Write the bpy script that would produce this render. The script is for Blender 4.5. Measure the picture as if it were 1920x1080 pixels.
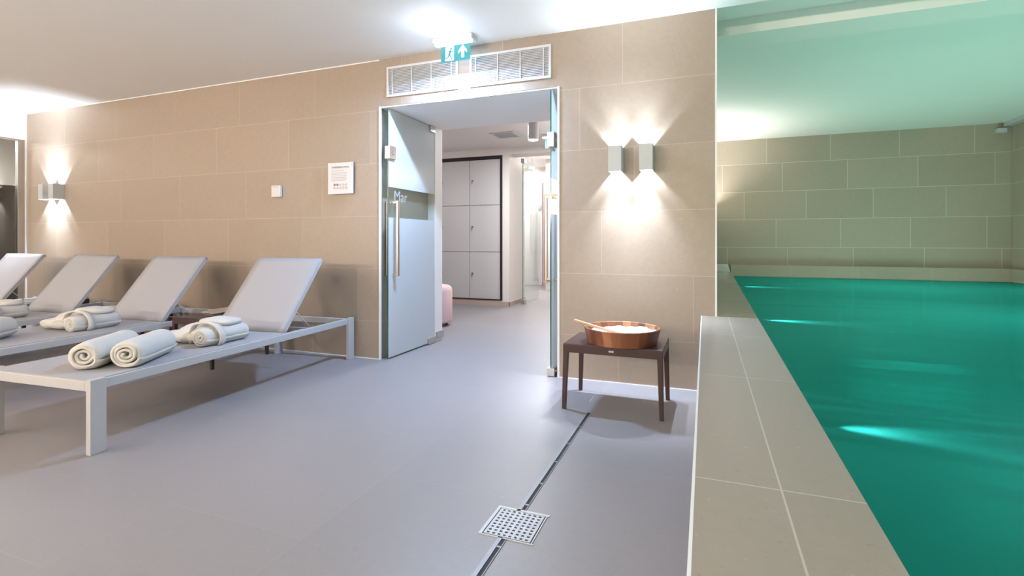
import bpy, bmesh, math, random
from mathutils import Vector, Matrix, noise
random.seed(7)
for o in list(bpy.data.objects): bpy.data.objects.remove(o)
SC = bpy.context.scene
COL = SC.collection
R = math.radians
PI = math.pi
# ------------------------------------------------------------------ camera
cam = bpy.data.cameras.new('camera'); camo = bpy.data.objects.new('camera', cam); COL.objects.link(camo)
camo.location = (0, 0, 1.0); camo.rotation_euler = (R(90), 0, R(20.94))
cam.sensor_width = 36; cam.sensor_fit = 'HORIZONTAL'
cam.lens = 946/1920*36; cam.shift_y = -88/1920; cam.clip_start = 0.02
SC.camera = camo
# ------------------------------------------------------------------ world, exposure
w = bpy.data.worlds.new('world'); SC.world = w; w.use_nodes = True
w.node_tree.nodes['Background'].inputs[0].default_value = (1, 0.93, 0.85, 1)
w.node_tree.nodes['Background'].inputs[1].default_value = 0.3
vs = SC.view_settings
vs.view_transform = 'Standard'; vs.look = 'None'; vs.gamma = 1; vs.use_curve_mapping = False; vs.exposure = 0.0
# ------------------------------------------------------------------ lights
def lamp(kind, name, loc, energy, col, rot=(0, 0, 0), **kw):
    l = bpy.data.lights.new(name, kind); l.energy = energy; l.color = col
    for k, v in kw.items(): setattr(l, k, v)
    o = bpy.data.objects.new(name, l); COL.objects.link(o); o.location = loc; o.rotation_euler = rot
    return o
WARM = (1, 0.86, 0.70)
# unseen warm fill lights added behind the camera to brighten the room
AMB = (1, 0.84, 0.69)
for x, e in ((-7.4, 112), (-5.2, 120), (-3.0, 102), (-0.8, 78), (2.2, 18)):
    lamp('AREA', 'rear_fill_light', (x, -2.35, 1.70), e, AMB, (R(138), 0, 0), shape='RECTANGLE', size=0.6, size_y=0.15)
for x, y, e in ((-4.2, -1.0, 8), (-6.6, -0.6, 14)):
    lamp('AREA', 'ceiling_fill_light', (x, y, 2.50), e, AMB, (0, 0, 0), shape='DISK', size=0.5)
# exit sign lamp: the cold key light
lamp('AREA', 'exit_lamp', (-1.765, 3.37, 2.345), 68, (0.45, 0.67, 1.05), (R(-6), 0, 0), shape='RECTANGLE', size=0.24, size_y=0.04)
lamp('AREA', 'exit_lamp_rear', (-1.765, 3.44, 2.475), 0.9, (0.62, 0.76, 1.0), (R(30), 0, 0), shape='RECTANGLE', size=0.24, size_y=0.03)
lamp('POINT', 'exit_glow', (-1.765, 3.12, 2.33), 3.4, (0.66, 0.78, 1.0), shadow_soft_size=0.04)
# wall sconce beams (inside each open housing)
def sconce_light(x, y, e=13.0):
    c = (0.80, 0.91, 1.06)
    for s, nm, k in ((-1, 'sconce_down', 1.0), (1, 'sconce_up', 0.95)):
        rot = (0, 0, 0) if s < 0 else (R(180), 0, 0)
        lamp('SPOT', nm, (x, y, 1.565+s*0.040), e*0.95*k, c, rot, spot_size=R(150), spot_blend=0.3, shadow_soft_size=0.006)
        tl = R(-7) if s < 0 else R(187)
        lamp('SPOT', nm, (x, y-0.004, 1.565+s*0.040), e*(7.5 if s < 0 and x > -2 else 2.6)*k, c, (tl, 0, 0), spot_size=R(66), spot_blend=1.0, shadow_soft_size=0.006)
for sx, e in ((-0.577, 11), (-0.37, 11), (-7.12, 22), (-6.925, 22)): sconce_light(sx, 3.510, e)
# locker room and corridor
lamp('AREA', 'locker_room_light', (-2.2, 6.0, 2.40), 50, (0.97, 0.99, 1.06), (0, 0, 0), shape='DISK', size=0.6)
for p in ((-4.5, 5.8, 1.85), (-1.25, 5.9, 1.85)): lamp('POINT', 'locker_room_fill', p, 15, (1, 0.95, 0.93), shadow_soft_size=0.12)  # unseen point lights added out of view to lift the locker room ceiling
lamp('AREA', 'corridor_light', (-2.6, 9.2, 2.6), 80, (1, 0.97, 0.95), (0, 0, 0), shape='DISK', size=0.6)
lamp('AREA', 'corridor_light', (-3.9, 10.3, 2.6), 40, (1, 0.98, 0.97), (0, 0, 0), shape='DISK', size=0.5)  # added to brighten the dark corridor end behind the stub wall
# fill lights added in the basin, tinted like the pool; then the underwater spots
GREEN = (0.84, 1.0, 0.88)
for x, y, e in ((2.3, 7.4, 66), (2.3, 4.8, 60), (2.3, 2.2, 50), (2.3, -0.4, 34)):
    lamp('AREA', 'basin_floor_fill', (x, y, -0.86), e, GREEN, (R(180), 0, 0), shape='DISK', size=1.2)
for y in (7.4, 4.8, 2.2, 0.0):
    lamp('AREA', 'basin_wall_fill', (3.9, y, 0.05), 20, GREEN, (0, R(95), 0), shape='RECTANGLE', size=0.2, size_y=1.2)
for x, y, e in ((0.318, 1.80, 40), (0.355, 4.06, 150), (0.400, 6.95, 260)):
    lamp('SPOT', 'underwater_spot', (x, y, 0.385), e, (1.0, 0.97, 1.0), (0, R(-99), 0), spot_size=R(36), spot_blend=0.9, shadow_soft_size=0.02)
# added light hidden behind the dividing wall, brightening the far pool ceiling
lamp('AREA', 'pool_ceiling_fill', (0.13, 8.2, 1.55), 24, (1, 0.97, 0.92), (R(180), R(-8), 0), shape='RECTANGLE', size=0.08, size_y=1.5, spread=R(150))
lamp('AREA', 'side_room_light', (-8.6, 2.8, 2.3), 60, (1, 0.97, 0.94), (0, 0, 0), shape='DISK', size=0.5)
# ------------------------------------------------------------------ node helpers
def newmat(name):
    m = bpy.data.materials.new(name); m.use_nodes = True
    return m, m.node_tree.nodes, m.node_tree.links, m.node_tree.nodes['Principled BSDF']
def setp(b, **k):
    for n, v in k.items():
        b.inputs[n.replace('_', ' ')].default_value = v
def c4(c): return (c[0], c[1], c[2], 1)
def srgb(r, g, b):
    f = lambda v: (v/255/12.92 if v/255 <= .04045 else ((v/255+.055)/1.055)**2.4)
    return (f(r), f(g), f(b))
def math_(N, L, op, a, b=None, clamp=False):
    n = N.new('ShaderNodeMath'); n.operation = op; n.use_clamp = clamp
    for i, v in enumerate((a, b)):
        if v is None: continue
        if isinstance(v, (int, float)): n.inputs[i].default_value = v
        else: L.new(v, n.inputs[i])
    return n.outputs[0]
def mixc(N, L, f, a, b, mode='MIX'):
    n = N.new('ShaderNodeMix'); n.data_type = 'RGBA'; n.blend_type = mode
    for i, v in ((0, f), (6, a), (7, b)):
        if isinstance(v, (int, float)): n.inputs[i].default_value = v
        elif isinstance(v, tuple): n.inputs[i].default_value = c4(v)
        else: L.new(v, n.inputs[i])
    return n.outputs[2]
def plain(name, col, rough=0.5, metal=0.0, bump=0.0, bscale=60, var=0.0, coat=0.0):
    m, N, L, b = newmat(name)
    setp(b, Roughness=rough, Metallic=metal); b.inputs['Coat Weight'].default_value = coat
    tc = N.new('ShaderNodeTexCoord')
    ns = N.new('ShaderNodeTexNoise'); ns.inputs['Scale'].default_value = bscale; ns.inputs['Detail'].default_value = 4
    L.new(tc.outputs['Object'], ns.inputs['Vector'])
    dk = tuple(v*(1-var) for v in col)
    L.new(mixc(N, L, ns.outputs['Fac'], dk, col), b.inputs['Base Color'])
    if bump:
        bp = N.new('ShaderNodeBump'); bp.inputs['Strength'].default_value = bump; bp.inputs['Distance'].default_value = 0.004
        L.new(ns.outputs['Fac'], bp.inputs['Height']); L.new(bp.outputs[0], b.inputs['Normal'])
    return m
def stone(name, ua, va, tw, th, v0, offs, col, joint, rough=0.45, jw=0.003, tilevar=0.05, jointfac=1.0):
    """tiled stone: ua, va = world axes (0,1,2) for along / up, offs = joint offset of each row"""
    m, N, L, b = newmat(name)
    g = N.new('ShaderNodeNewGeometry'); sp = N.new('ShaderNodeSeparateXYZ'); L.new(g.outputs['Position'], sp.inputs[0])
    U, V = sp.outputs[ua], sp.outputs[va]
    vr = math_(N, L, 'DIVIDE', math_(N, L, 'SUBTRACT', V, v0), th)
    row = math_(N, L, 'FLOOR', vr); vf = math_(N, L, 'SUBTRACT', vr, row)
    n = len(offs)
    ramp = N.new('ShaderNodeValToRGB'); ramp.color_ramp.interpolation = 'CONSTANT'
    e = ramp.color_ramp.elements
    rr = math_(N, L, 'DIVIDE', math_(N, L, 'ADD', math_(N, L, 'FLOORED_MODULO', row, n), 0.5), n)
    L.new(rr, ramp.inputs[0])
    for i, o in enumerate(offs):
        el = e[i] if i < 2 else e.new(i/n)
        el.position = i/n; q = (o/tw) % 1; el.color = (q, q, q, 1)
    ur = math_(N, L, 'SUBTRACT', math_(N, L, 'DIVIDE', U, tw), ramp.outputs[0])
    colm = math_(N, L, 'FLOOR', ur); uf = math_(N, L, 'SUBTRACT', ur, colm)
    du = math_(N, L, 'MULTIPLY', math_(N, L, 'MINIMUM', uf, math_(N, L, 'SUBTRACT', 1.0, uf)), tw)
    dv = math_(N, L, 'MULTIPLY', math_(N, L, 'MINIMUM', vf, math_(N, L, 'SUBTRACT', 1.0, vf)), th)
    dd = math_(N, L, 'MINIMUM', du, dv)
    jm = math_(N, L, 'LESS_THAN', dd, jw/2)
    cx = N.new('ShaderNodeCombineXYZ'); L.new(colm, cx.inputs[0]); L.new(row, cx.inputs[1])
    wn = N.new('ShaderNodeTexWhiteNoise'); wn.noise_dimensions = '3D'; L.new(cx.outputs[0], wn.inputs['Vector'])
    def nz(scale, det, rgh=0.55):
        q = N.new('ShaderNodeTexNoise'); q.inputs['Scale'].default_value = scale; q.inputs['Detail'].default_value = det
        q.inputs['Roughness'].default_value = rgh; L.new(g.outputs['Position'], q.inputs['Vector']); return q.outputs['Fac']
    a = nz(2.2, 6, 0.6); f = nz(28, 6, 0.7); s = nz(70, 2)
    c1 = mixc(N, L, math_(N, L, 'MULTIPLY_ADD', a, 1.0), tuple(v*0.90 for v in col), tuple(min(1, v*1.08) for v in col))
    c2 = mixc(N, L, 0.5, c1, mixc(N, L, f, tuple(v*0.78 for v in col), tuple(min(1, v*1.2) for v in col)))
    dark = math_(N, L, 'GREATER_THAN', s, 0.70)
    c3 = mixc(N, L, math_(N, L, 'MULTIPLY', dark, 0.22), c2, tuple(v*0.45 for v in col))
    lite = math_(N, L, 'LESS_THAN', s, 0.29)
    c3 = mixc(N, L, math_(N, L, 'MULTIPLY', lite, 0.35), c3, tuple(min(1, v*1.5) for v in col))
    tv = math_(N, L, 'MULTIPLY_ADD', wn.outputs['Value'], tilevar*2)
    tv.node.inputs[2].default_value = 1-tilevar
    hs = N.new('ShaderNodeHueSaturation'); L.new(tv, hs.inputs['Value']); L.new(c3, hs.inputs['Color'])
    c5 = mixc(N, L, math_(N, L, 'MULTIPLY', jm, jointfac), hs.outputs[0], joint)
    L.new(c5, b.inputs['Base Color'])
    rg = math_(N, L, 'MULTIPLY_ADD', f, 0.2); rg.node.inputs[2].default_value = rough-0.1
    L.new(rg, b.inputs['Roughness'])
    bp = N.new('ShaderNodeBump'); bp.inputs['Strength'].default_value = 0.25; bp.inputs['Distance'].default_value = 0.002
    L.new(math_(N, L, 'SUBTRACT', math_(N, L, 'MULTIPLY', f, 0.4), math_(N, L, 'MULTIPLY', jm, 1.0)), bp.inputs['Height'])
    L.new(bp.outputs[0], b.inputs['Normal'])
    b.inputs['Specular IOR Level'].default_value = 0.35
    return m
BEIGE = (0.335, 0.274, 0.220)
BEIGE_LIT = (0.44, 0.37, 0.30)  # same tile as BEIGE, lightened to stand in for stronger light there
JL = (0.56, 0.50, 0.43)
M = {}
M['wall'] = stone('wall_stone', 0, 2, 0.905, 0.446, 0.320, [-0.073, -0.687, -0.46, -0.846, -0.541, -0.567], BEIGE, JL, jointfac=0.55)
M['far'] = stone('pool_wall_stone', 0, 2, 0.89, 0.452, 0.447, [0.343, 0.177, 0.60, 0.267, 0.04, 0.04], BEIGE_LIT, (0.62, 0.58, 0.50), jw=0.009)
M['side'] = stone('pool_side_stone', 1, 2, 0.89, 0.452, 0.447, [0.3, 0.1, 0.55], BEIGE_LIT, (0.62, 0.58, 0.50), jw=0.008)
M['ledge'] = stone('ledge_stone', 0, 2, 0.90, 2.0, -1.0, [0.366], BEIGE_LIT, (0.50, 0.46, 0.40), jw=0.007)
M['coping'] = stone('coping_stone', 1, 0, 0.885, 0.30, -0.158, [0.245, 0.245], (0.30, 0.262, 0.228), (0.48, 0.45, 0.41), rough=0.35, jw=0.004)
M['floor'] = stone('floor_stone', 1, 0, 0.90, 0.635, -0.63, [0.43, 0.03], (0.246, 0.233, 0.243), (0.325, 0.31, 0.315), rough=0.42, jw=0.003, tilevar=0.02, jointfac=0.35)
M['paint'] = plain('white_paint', (0.92, 0.91, 0.89), 0.6, var=0.02, bscale=3)
M['paintbright'] = plain('white_wall_paint', (0.80, 0.76, 0.73), 0.55, var=0.02, bscale=3)
M['trim'] = plain('pale_trim', (0.80, 0.80, 0.82), 0.35, var=0.02)
M['white'] = plain('white_powder_coat', (0.46, 0.46, 0.475), 0.35, var=0.03, bscale=20)
M['fabric'] = plain('white_sling_fabric', (0.34, 0.34, 0.365), 0.8, bump=0.15, bscale=400, var=0.04)
M['towel'] = plain('white_terry', (0.60, 0.585, 0.56), 0.95, bump=0.7, bscale=220, var=0.06)
M['dark'] = plain('dark_brown_metal', srgb(70, 52, 50), 0.38, metal=0.3, var=0.08, bscale=15)
M['steel'] = plain('brushed_steel', (0.62, 0.60, 0.58), 0.28, metal=1.0, var=0.1, bscale=40)
M['drain'] = plain('drain_steel', (0.30, 0.30, 0.31), 0.5, metal=0.3, var=0.1, bscale=40)
M['bronze'] = plain('satin_bronze_steel', (0.55, 0.47, 0.42), 0.3, metal=1.0, var=0.1, bscale=30)
M['greymetal'] = plain('grey_metal_paint', (0.46, 0.48, 0.48), 0.4, var=0.03)
M['black'] = plain('black_void', (0.012, 0.011, 0.010), 0.7)
M['frame'] = plain('black_brown_frame', (0.014, 0.009, 0.009), 0.6, var=0.1)
M['locker'] = plain('pale_laminate', (0.58, 0.565, 0.57), 0.45, var=0.02, bscale=4)
M['pink'] = plain('pink_upholstery', (0.78, 0.55, 0.53), 0.85, bump=0.2, bscale=200, var=0.06)
M['print'] = plain('print_dark', (0.10, 0.09, 0.12), 0.6)
M['printgrey'] = plain('print_grey', (0.42, 0.42, 0.44), 0.6)
M['printpink'] = plain('print_pink', (0.62, 0.38, 0.38), 0.6)
M['woodframe'] = plain('brown_wood', (0.34, 0.22, 0.16), 0.5, var=0.2, bscale=12)
M['plastic'] = plain('white_plastic', (0.62, 0.62, 0.64), 0.35)
M['salt'] = plain('white_salt', (0.92, 0.92, 0.90), 0.8, bump=1.0, bscale=90, var=0.05)
M['pool'] = plain('basin_lining', (0.001, 0.21, 0.185), 0.6, var=0.12, bscale=1.2)
M['litblock'] = plain('lit_stone', (0.85, 0.83, 0.80), 0.4, var=0.04, bscale=6)  # pale tone puts the strong light on this block into its colour
M['greytile'] = plain('dark_panel', (0.045, 0.038, 0.036), 0.25, var=0.1, coat=0.5)
M['edge'] = plain('glass_edge_green', (0.01, 0.10, 0.075), 0.15, coat=0.5)
M['lining'] = plain('vent_dark', (0.34, 0.35, 0.37), 0.6)
M['brass'] = plain('key_metal', (0.25, 0.23, 0.22), 0.3, metal=0.9)
for i, c in enumerate(((0.62, 0.55, 0.48), (0.30, 0.22, 0.20), (0.40, 0.45, 0.50), (0.72, 0.70, 0.68))):
    M['mag%d' % i] = plain('magazine_cover_%s' % 'abcd'[i], c, 0.3, var=0.5, bscale=14)
def emis(name, col, s):
    m, N, L, b = newmat(name); setp(b, Base_Color=(col[0]*0.5, col[1]*0.5, col[2]*0.5, 1)); b.inputs['Emission Color'].default_value = c4(col); b.inputs['Emission Strength'].default_value = s
    return m
M['glowcold'] = emis('cold_diffuser', (0.85, 0.93, 1), 3.0)
M['glowwarm'] = emis('lamp_lens', (1, 0.95, 0.9), 6.0)
M['signgreen'] = emis('exit_green', (0.02, 0.30, 0.33), 0.55)
M['signwhite'] = emis('exit_white', (0.85, 0.95, 1.0), 0.8)
def fres(N, L, ior):
    """thin sheet Fresnel: the same on entering and on leaving"""
    f = N.new('ShaderNodeFresnel'); g = N.new('ShaderNodeNewGeometry')
    m = N.new('ShaderNodeMix'); m.inputs[2].default_value = ior; m.inputs[3].default_value = 1/ior
    L.new(g.outputs['Backfacing'], m.inputs[0]); L.new(m.outputs[0], f.inputs[0]); return f
def frosted(name, col, clear):
    m, N, L, b = newmat(name); setp(b, Base_Color=c4(col), Roughness=0.25)
    t = N.new('ShaderNodeBsdfTransparent'); tr = N.new('ShaderNodeBsdfTranslucent'); tr.inputs[0].default_value = c4(col)
    m1 = N.new('ShaderNodeMixShader'); m1.inputs[0].default_value = 0.45; L.new(b.outputs[0], m1.inputs[1]); L.new(tr.outputs[0], m1.inputs[2])
    m2 = N.new('ShaderNodeMixShader'); m2.inputs[0].default_value = clear; L.new(m1.outputs[0], m2.inputs[1]); L.new(t.outputs[0], m2.inputs[2])
    L.new(m2.outputs[0], N['Material Output'].inputs[0]); return m
M['frost'] = frosted('frosted_film', (0.88, 0.90, 0.92), 0.22)
M['etch'] = frosted('etched_letter', (0.8, 0.8, 0.8), 0.45)
def clearglass(name, tint=(0.93, 0.97, 0.95), ior=1.45, rough=0.0):
    m, N, L, b = newmat(name); N.remove(b)
    t = N.new('ShaderNodeBsdfTransparent'); t.inputs[0].default_value = c4(tint)
    g = N.new('ShaderNodeBsdfGlossy'); g.inputs['Roughness'].default_value = rough
    f = fres(N, L, ior)
    mx = N.new('ShaderNodeMixShader'); L.new(f.outputs[0], mx.inputs[0]); L.new(t.outputs[0], mx.inputs[1]); L.new(g.outputs[0], mx.inputs[2])
    L.new(mx.outputs[0], N['Material Output'].inputs[0]); return m
M['glass'] = clearglass('clear_glass')
M['darkglass'] = clearglass('grey_glass', (0.75, 0.75, 0.73), 1.9)
def water():
    m, N, L, b = newmat('pool_water'); N.remove(b)
    t = N.new('ShaderNodeBsdfTransparent'); t.inputs[0].default_value = (0.90, 0.97, 0.95, 1)
    tl = N.new('ShaderNodeBsdfTranslucent'); tl.inputs[0].default_value = (0.02, 0.30, 0.275, 1)
    g = N.new('ShaderNodeBsdfGlossy'); g.inputs['Roughness'].default_value = 0.13; g.inputs[0].default_value = (0.12, 0.84, 0.80, 1)
    f = fres(N, L, 1.33)
    geo = N.new('ShaderNodeNewGeometry'); mp = N.new('ShaderNodeMapping'); mp.inputs['Scale'].default_value = (0.35, 2.2, 1)
    L.new(geo.outputs['Position'], mp.inputs[0])
    ns = N.new('ShaderNodeTexNoise'); ns.inputs['Scale'].default_value = 1.3; ns.inputs['Detail'].default_value = 2; L.new(mp.outputs[0], ns.inputs[0])
    bp = N.new('ShaderNodeBump'); bp.inputs['Strength'].default_value = 0.25; bp.inputs['Distance'].default_value = 0.05
    L.new(ns.outputs[0], bp.inputs['Height']); L.new(bp.outputs[0], g.inputs['Normal'])
    m1 = N.new('ShaderNodeMixShader'); m1.inputs[0].default_value = 0.40; L.new(t.outputs[0], m1.inputs[1]); L.new(tl.outputs[0], m1.inputs[2])
    m2 = N.new('ShaderNodeMixShader'); L.new(f.outputs[0], m2.inputs[0]); L.new(m1.outputs[0], m2.inputs[1]); L.new(g.outputs[0], m2.inputs[2])
    L.new(m2.outputs[0], N['Material Output'].inputs[0]); return m
M['water'] = water()
def tubwood():
    m, N, L, b = newmat('stave_wood'); setp(b, Roughness=0.4)
    tc = N.new('ShaderNodeTexCoord'); sp = N.new('ShaderNodeSeparateXYZ'); L.new(tc.outputs['Object'], sp.inputs[0])
    an = math_(N, L, 'ARCTAN2', sp.outputs[1], sp.outputs[0])
    st = math_(N, L, 'FLOOR', math_(N, L, 'MULTIPLY', an, 26/(2*PI)))
    wn = N.new('ShaderNodeTexWhiteNoise'); wn.noise_dimensions = '1D'; L.new(st, wn.inputs['W'])
    rp = N.new('ShaderNodeValToRGB'); e = rp.color_ramp.elements
    e[0].color = c4(srgb(92, 58, 42)); e[1].color = c4(srgb(172, 134, 100)); k = e.new(0.5); k.color = c4(srgb(124, 84, 62))
    L.new(wn.outputs['Value'], rp.inputs[0])
    ns = N.new('ShaderNodeTexNoise'); ns.inputs['Scale'].default_value = 16; ns.inputs['Detail'].default_value = 5; ns.inputs['Distortion'].default_value = 1.5
    mp = N.new('ShaderNodeMapping'); mp.inputs['Scale'].default_value = (1, 1, 0.35); L.new(tc.outputs['Object'], mp.inputs[0]); L.new(mp.outputs[0], ns.inputs[0])
    L.new(mixc(N, L, 0.6, rp.outputs[0], mixc(N, L, ns.outputs[0], srgb(84, 46, 28), srgb(220, 180, 136)), 'OVERLAY'), b.inputs['Base Color'])
    return m
M['tub'] = tubwood()
M['stick'] = plain('pale_beech', srgb(214, 170, 140), 0.5, var=0.1, bscale=30)
# ------------------------------------------------------------------ mesh helpers
class MB:
    def __init__(s): s.bm = bmesh.new()
    def box(s, x0, x1, y0, y1, z0, z1):
        r = bmesh.ops.create_cube(s.bm, size=1)['verts']
        for v in r:
            v.co = Vector(((x0+x1)/2+v.co.x*(x1-x0), (y0+y1)/2+v.co.y*(y1-y0), (z0+z1)/2+v.co.z*(z1-z0)))
        return r
    def obox(s, p, q, wd, th, up=(0, 0, 1)):
        """bar from p to q, wd across, th along up"""
        p, q = Vector(p), Vector(q); d = (q-p); ln = d.length; d.normalize()
        a = d.cross(Vector(up)).normalized(); b = a.cross(d).normalized()
        r = bmesh.ops.create_cube(s.bm, size=1)['verts']
        for v in r: v.co = (p+q)/2 + d*v.co.x*ln + a*v.co.y*wd + b*v.co.z*th
        return r
    def tube(s, p, q, r0, r1=None, n=16):
        p, q = Vector(p), Vector(q); r1 = r0 if r1 is None else r1
        d = q-p; m = Matrix.Translation((p+q)/2) @ d.to_track_quat('Z', 'Y').to_matrix().to_4x4()
        bmesh.ops.create_cone(s.bm, cap_ends=True, segments=n, radius1=r0, radius2=r1, depth=d.length, matrix=m)
    def lathe(s, prof, c=(0, 0, 0), n=48):
        rings = []
        for r, z in prof:
            rings.append([s.bm.verts.new((c[0]+r*math.cos(2*PI*i/n), c[1]+r*math.sin(2*PI*i/n), c[2]+z)) for i in range(n)])
        for a, b in zip(rings, rings[1:]):
            for i in range(n): s.bm.faces.new((a[i], a[(i+1) % n], b[(i+1) % n], b[i]))
        s.bm.faces.new(rings[0][::-1]); s.bm.faces.new(rings[-1])
    def prism(s, pts, f):
        """closed outline pts, f(pt, k) -> 3d, k 0 front 1 back"""
        a = [s.bm.verts.new(f(p, 0)) for p in pts]; b = [s.bm.verts.new(f(p, 1)) for p in pts]; n = len(pts)
        s.bm.faces.new(a); s.bm.faces.new(b[::-1])
        for i in range(n): s.bm.faces.new((a[i], b[i], b[(i+1) % n], a[(i+1) % n]))
    def build(s, name, mat, parent=None, bevel=0, smooth=False, seg=2, loc=None):
        bmesh.ops.recalc_face_normals(s.bm, faces=s.bm.faces)
        me = bpy.data.meshes.new(name); 
        if smooth:
            for f in s.bm.faces: f.smooth = True
        s.bm.to_mesh(me); s.bm.free()
        me.materials.append(mat)
        o = bpy.data.objects.new(name, me); COL.objects.link(o)
        if parent: o.parent = parent
        if loc: o.location = loc
        if bevel:
            b = o.modifiers.new('bevel', 'BEVEL'); b.width = bevel; b.segments = seg; b.limit_method = 'ANGLE'; b.angle_limit = R(40)
        return o
def bx(name, mat, a, parent=None, bevel=0):
    m = MB(); m.box(*a); return m.build(name, mat, parent, bevel)
def struct(o): o['kind'] = 'structure'; return o
def tag(o, label, cat, group=None):
    o['label'] = label; o['category'] = cat
    if group: o['group'] = group
    return o
def empty(name, loc, rz=0):
    o = bpy.data.objects.new(name, None); COL.objects.link(o); o.location = loc; o.rotation_euler = (0, 0, rz); o.empty_display_size = 0.1
    return o
def copy_tree(o, parent=None):
    c = o.copy(); COL.objects.link(c); c.parent = parent
    for ch in list(o.children): copy_tree(ch, c)
    return c
# ------------------------------------------------------------------ structure
WY = 3.58; CZ = 2.53
struct(bx('floor', M['floor'], (-9.2, 0.0, -2.6, 12.5, -0.15, 0)))
wf = MB()
wf.box(-7.70, -2.571, WY, 4.52, 0, 2.7)
wf.box(-2.571, -0.997, WY, 4.52, 2.135, 2.7)
wf.box(-0.997, 0.07, WY, 4.52, 0, 2.7)
struct(wf.build('wall_back', M['wall']))
struct(bx('wall_divider', M['wall'], (-0.9, 0.07, 4.52, 9.1, 0, 2.7)))
struct(bx('ceiling', M['paint'], (-9.2, 4.2, -2.6, WY, CZ, 2.80)))
struct(bx('trim_1', M['trim'], (-2.571, -2.556, WY-0.006, WY+0.01, 0, 2.135)))
struct(bx('trim_2', M['trim'], (-1.012, -0.997, WY-0.006, WY+0.01, 0, 2.135)))
struct(bx('trim_3', M['trim'], (0.062, 0.073, WY-0.004, WY+0.01, 0.504, CZ)))
struct(bx('trim_4', M['trim'], (-7.62, -2.571, WY-0.004, WY, CZ-0.008, CZ)))
m = MB(); m.box(-7.62, -2.571, WY-0.005, WY, 0, 0.006); m.box(-0.997, -0.02, WY-0.005, WY, 0, 0.006)
struct(m.build('baseboard_back', M['trim']))
struct(bx('trim_5', M['trim'], (-7.625, -7.612, WY-0.012, WY, 0, CZ)))
# passage jambs and soffit
m = MB(); m.box(-2.571, -2.492, 4.385, 4.53, 0, 2.135); struct(m.build('wall_passage', M['paintbright']))
struct(bx('ceiling_passage', M['paint'], (-2.571, -0.997, WY+0.006, 4.53, 2.125, 2.135)))
# left wall over glazing
struct(bx('wall_left', M['paint'], (-7.75, -7.618, -2.6, WY, 2.212, CZ)))
wn = empty('window_1', (-7.66, 3.0, 0)); struct(wn)
def wp(o): o.location = -Vector(wn.location); return o
wp(bx('glass_pane', M['darkglass'], (-7.665, -7.655, -2.6, 3.50, 0.0, 2.19), wn))
m = MB(); m.box(-7.68, -7.625, 3.50, 3.568, 0, 2.212); m.box(-7.68, -7.625, -2.6, 3.50, 2.19, 2.212); m.box(-7.68, -7.64, -2.6, 3.50, 0, 0.02)
wp(m.build('window_frame', M['steel'], wn, 0.003))
# side room behind the glass
struct(bx('wall_side_room', M['paint'], (-9.3, -9.2, -2.6, 4.6, 0, 2.7)))
struct(bx('wall_side_room_end', M['paint'], (-9.2, -7.70, 4.30, 4.5, 0, 2.7)))
pn = bx('dark_door_panel', M['greytile'], (-8.64, -8.60, 2.2, 3.92, 0.02, 1.74), None, 0.004)
tag(pn, 'dark glossy panel standing behind the grey glass wall at the far left', 'panel')
struct(bx('trim_6', M['greymetal'], (-8.68, -8.60, 3.93, 4.12, 0, 1.76)))
# rear enclosure of the room (behind camera)
struct(bx('wall_front', M['paint'], (-9.2, 4.2, -2.7, -2.6, -0.9, 2.8)))
struct(bx('wall_right', M['side'], (4.0, 4.15, -2.6, 9.3, -0.9, 2.8)))
# ------------------------------------------------------------------ pool
def coping_piece(name, y0, y1, mat):
    xi = lambda y: 0.283+(y-0.9)*0.0125 if y < 3.6 else 0.3165+(y-3.58)*0.0135
    pts = [(-0.02 if y1 <= 3.6 else 0.0, y0), (-0.02 if y1 <= 3.6 else 0.0, y1), (xi(y1), y1), (xi(y0), y0)]
    m = MB(); m.prism(pts, lambda p, k: (p[0], p[1], 0.504 if k else 0.0))
    return m.build(name, mat, None, 0.002)
def near():
    m = MB(); xi = lambda y: 0.283+(y-0.9)*0.0125
    pts = [(-0.02, -2.6), (-0.02, WY), (xi(WY), WY), (xi(-2.6), -2.6)]
    m.prism(pts, lambda p, k: (p[0], p[1], 0.504 if k else -0.9)); return m.build('wall_pool_parapet', M['coping'])
struct(near())
m = MB(); pts = [(0.07, WY), (0.07, 9.1), (0.392, 9.1), (0.3165, WY)]
m.prism(pts, lambda p, k: (p[0], p[1], 0.503 if k else -0.9)); M['copingfar'] = stone('wet_coping_stone', 1, 0, 0.885, 0.6, -0.158, [0.245], (0.36, 0.33, 0.28), (0.2, 0.2, 0.17), rough=0.2, jw=0.004)
struct(m.build('wall_pool_edge', M['copingfar']))
struct(bx('trim_7', M['trim'], (-0.0255, -0.0195, -2.6, WY-0.006, 0.480, 0.5045)))
struct(bx('trim_8', M['trim'], (-0.028, -0.0195, -2.6, WY-0.006, 0.0, 0.010)))
m = MB(); m.prism([(0.07, 0.503), (0.383, 0.503), (0.345, 0.617), (0.07, 0.617)], lambda p, k: (p[0], 8.88 if k == 0 else 9.1, p[1]))
struct(m.build('trim_9', M['litblock'], None, 0.002))
struct(bx('wall_far', M['far'], (0.07, 4.1, 9.1, 9.3, -0.9, 2.8)))
struct(bx('trim_10', M['ledge'], (0.395, 3.97, 8.99, 9.1, -0.9, 0.615)))
struct(bx('trim_11', M['side'], (3.955, 4.0, -2.6, 9.1, -0.9, 0.615)))
m = MB(); m.box(0.2, 4.05, -2.6, 9.1, -1.0, -0.9); struct(m.build('floor_basin', M['pool']))
m = MB(); m.prism([(0.245, -2.6), (0.321, WY), (0.395, 8.99), (0.405, 8.99), (0.331, WY), (0.255, -2.6)], lambda p, k: (p[0], p[1], -0.9 if k == 0 else 0.42))
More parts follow.
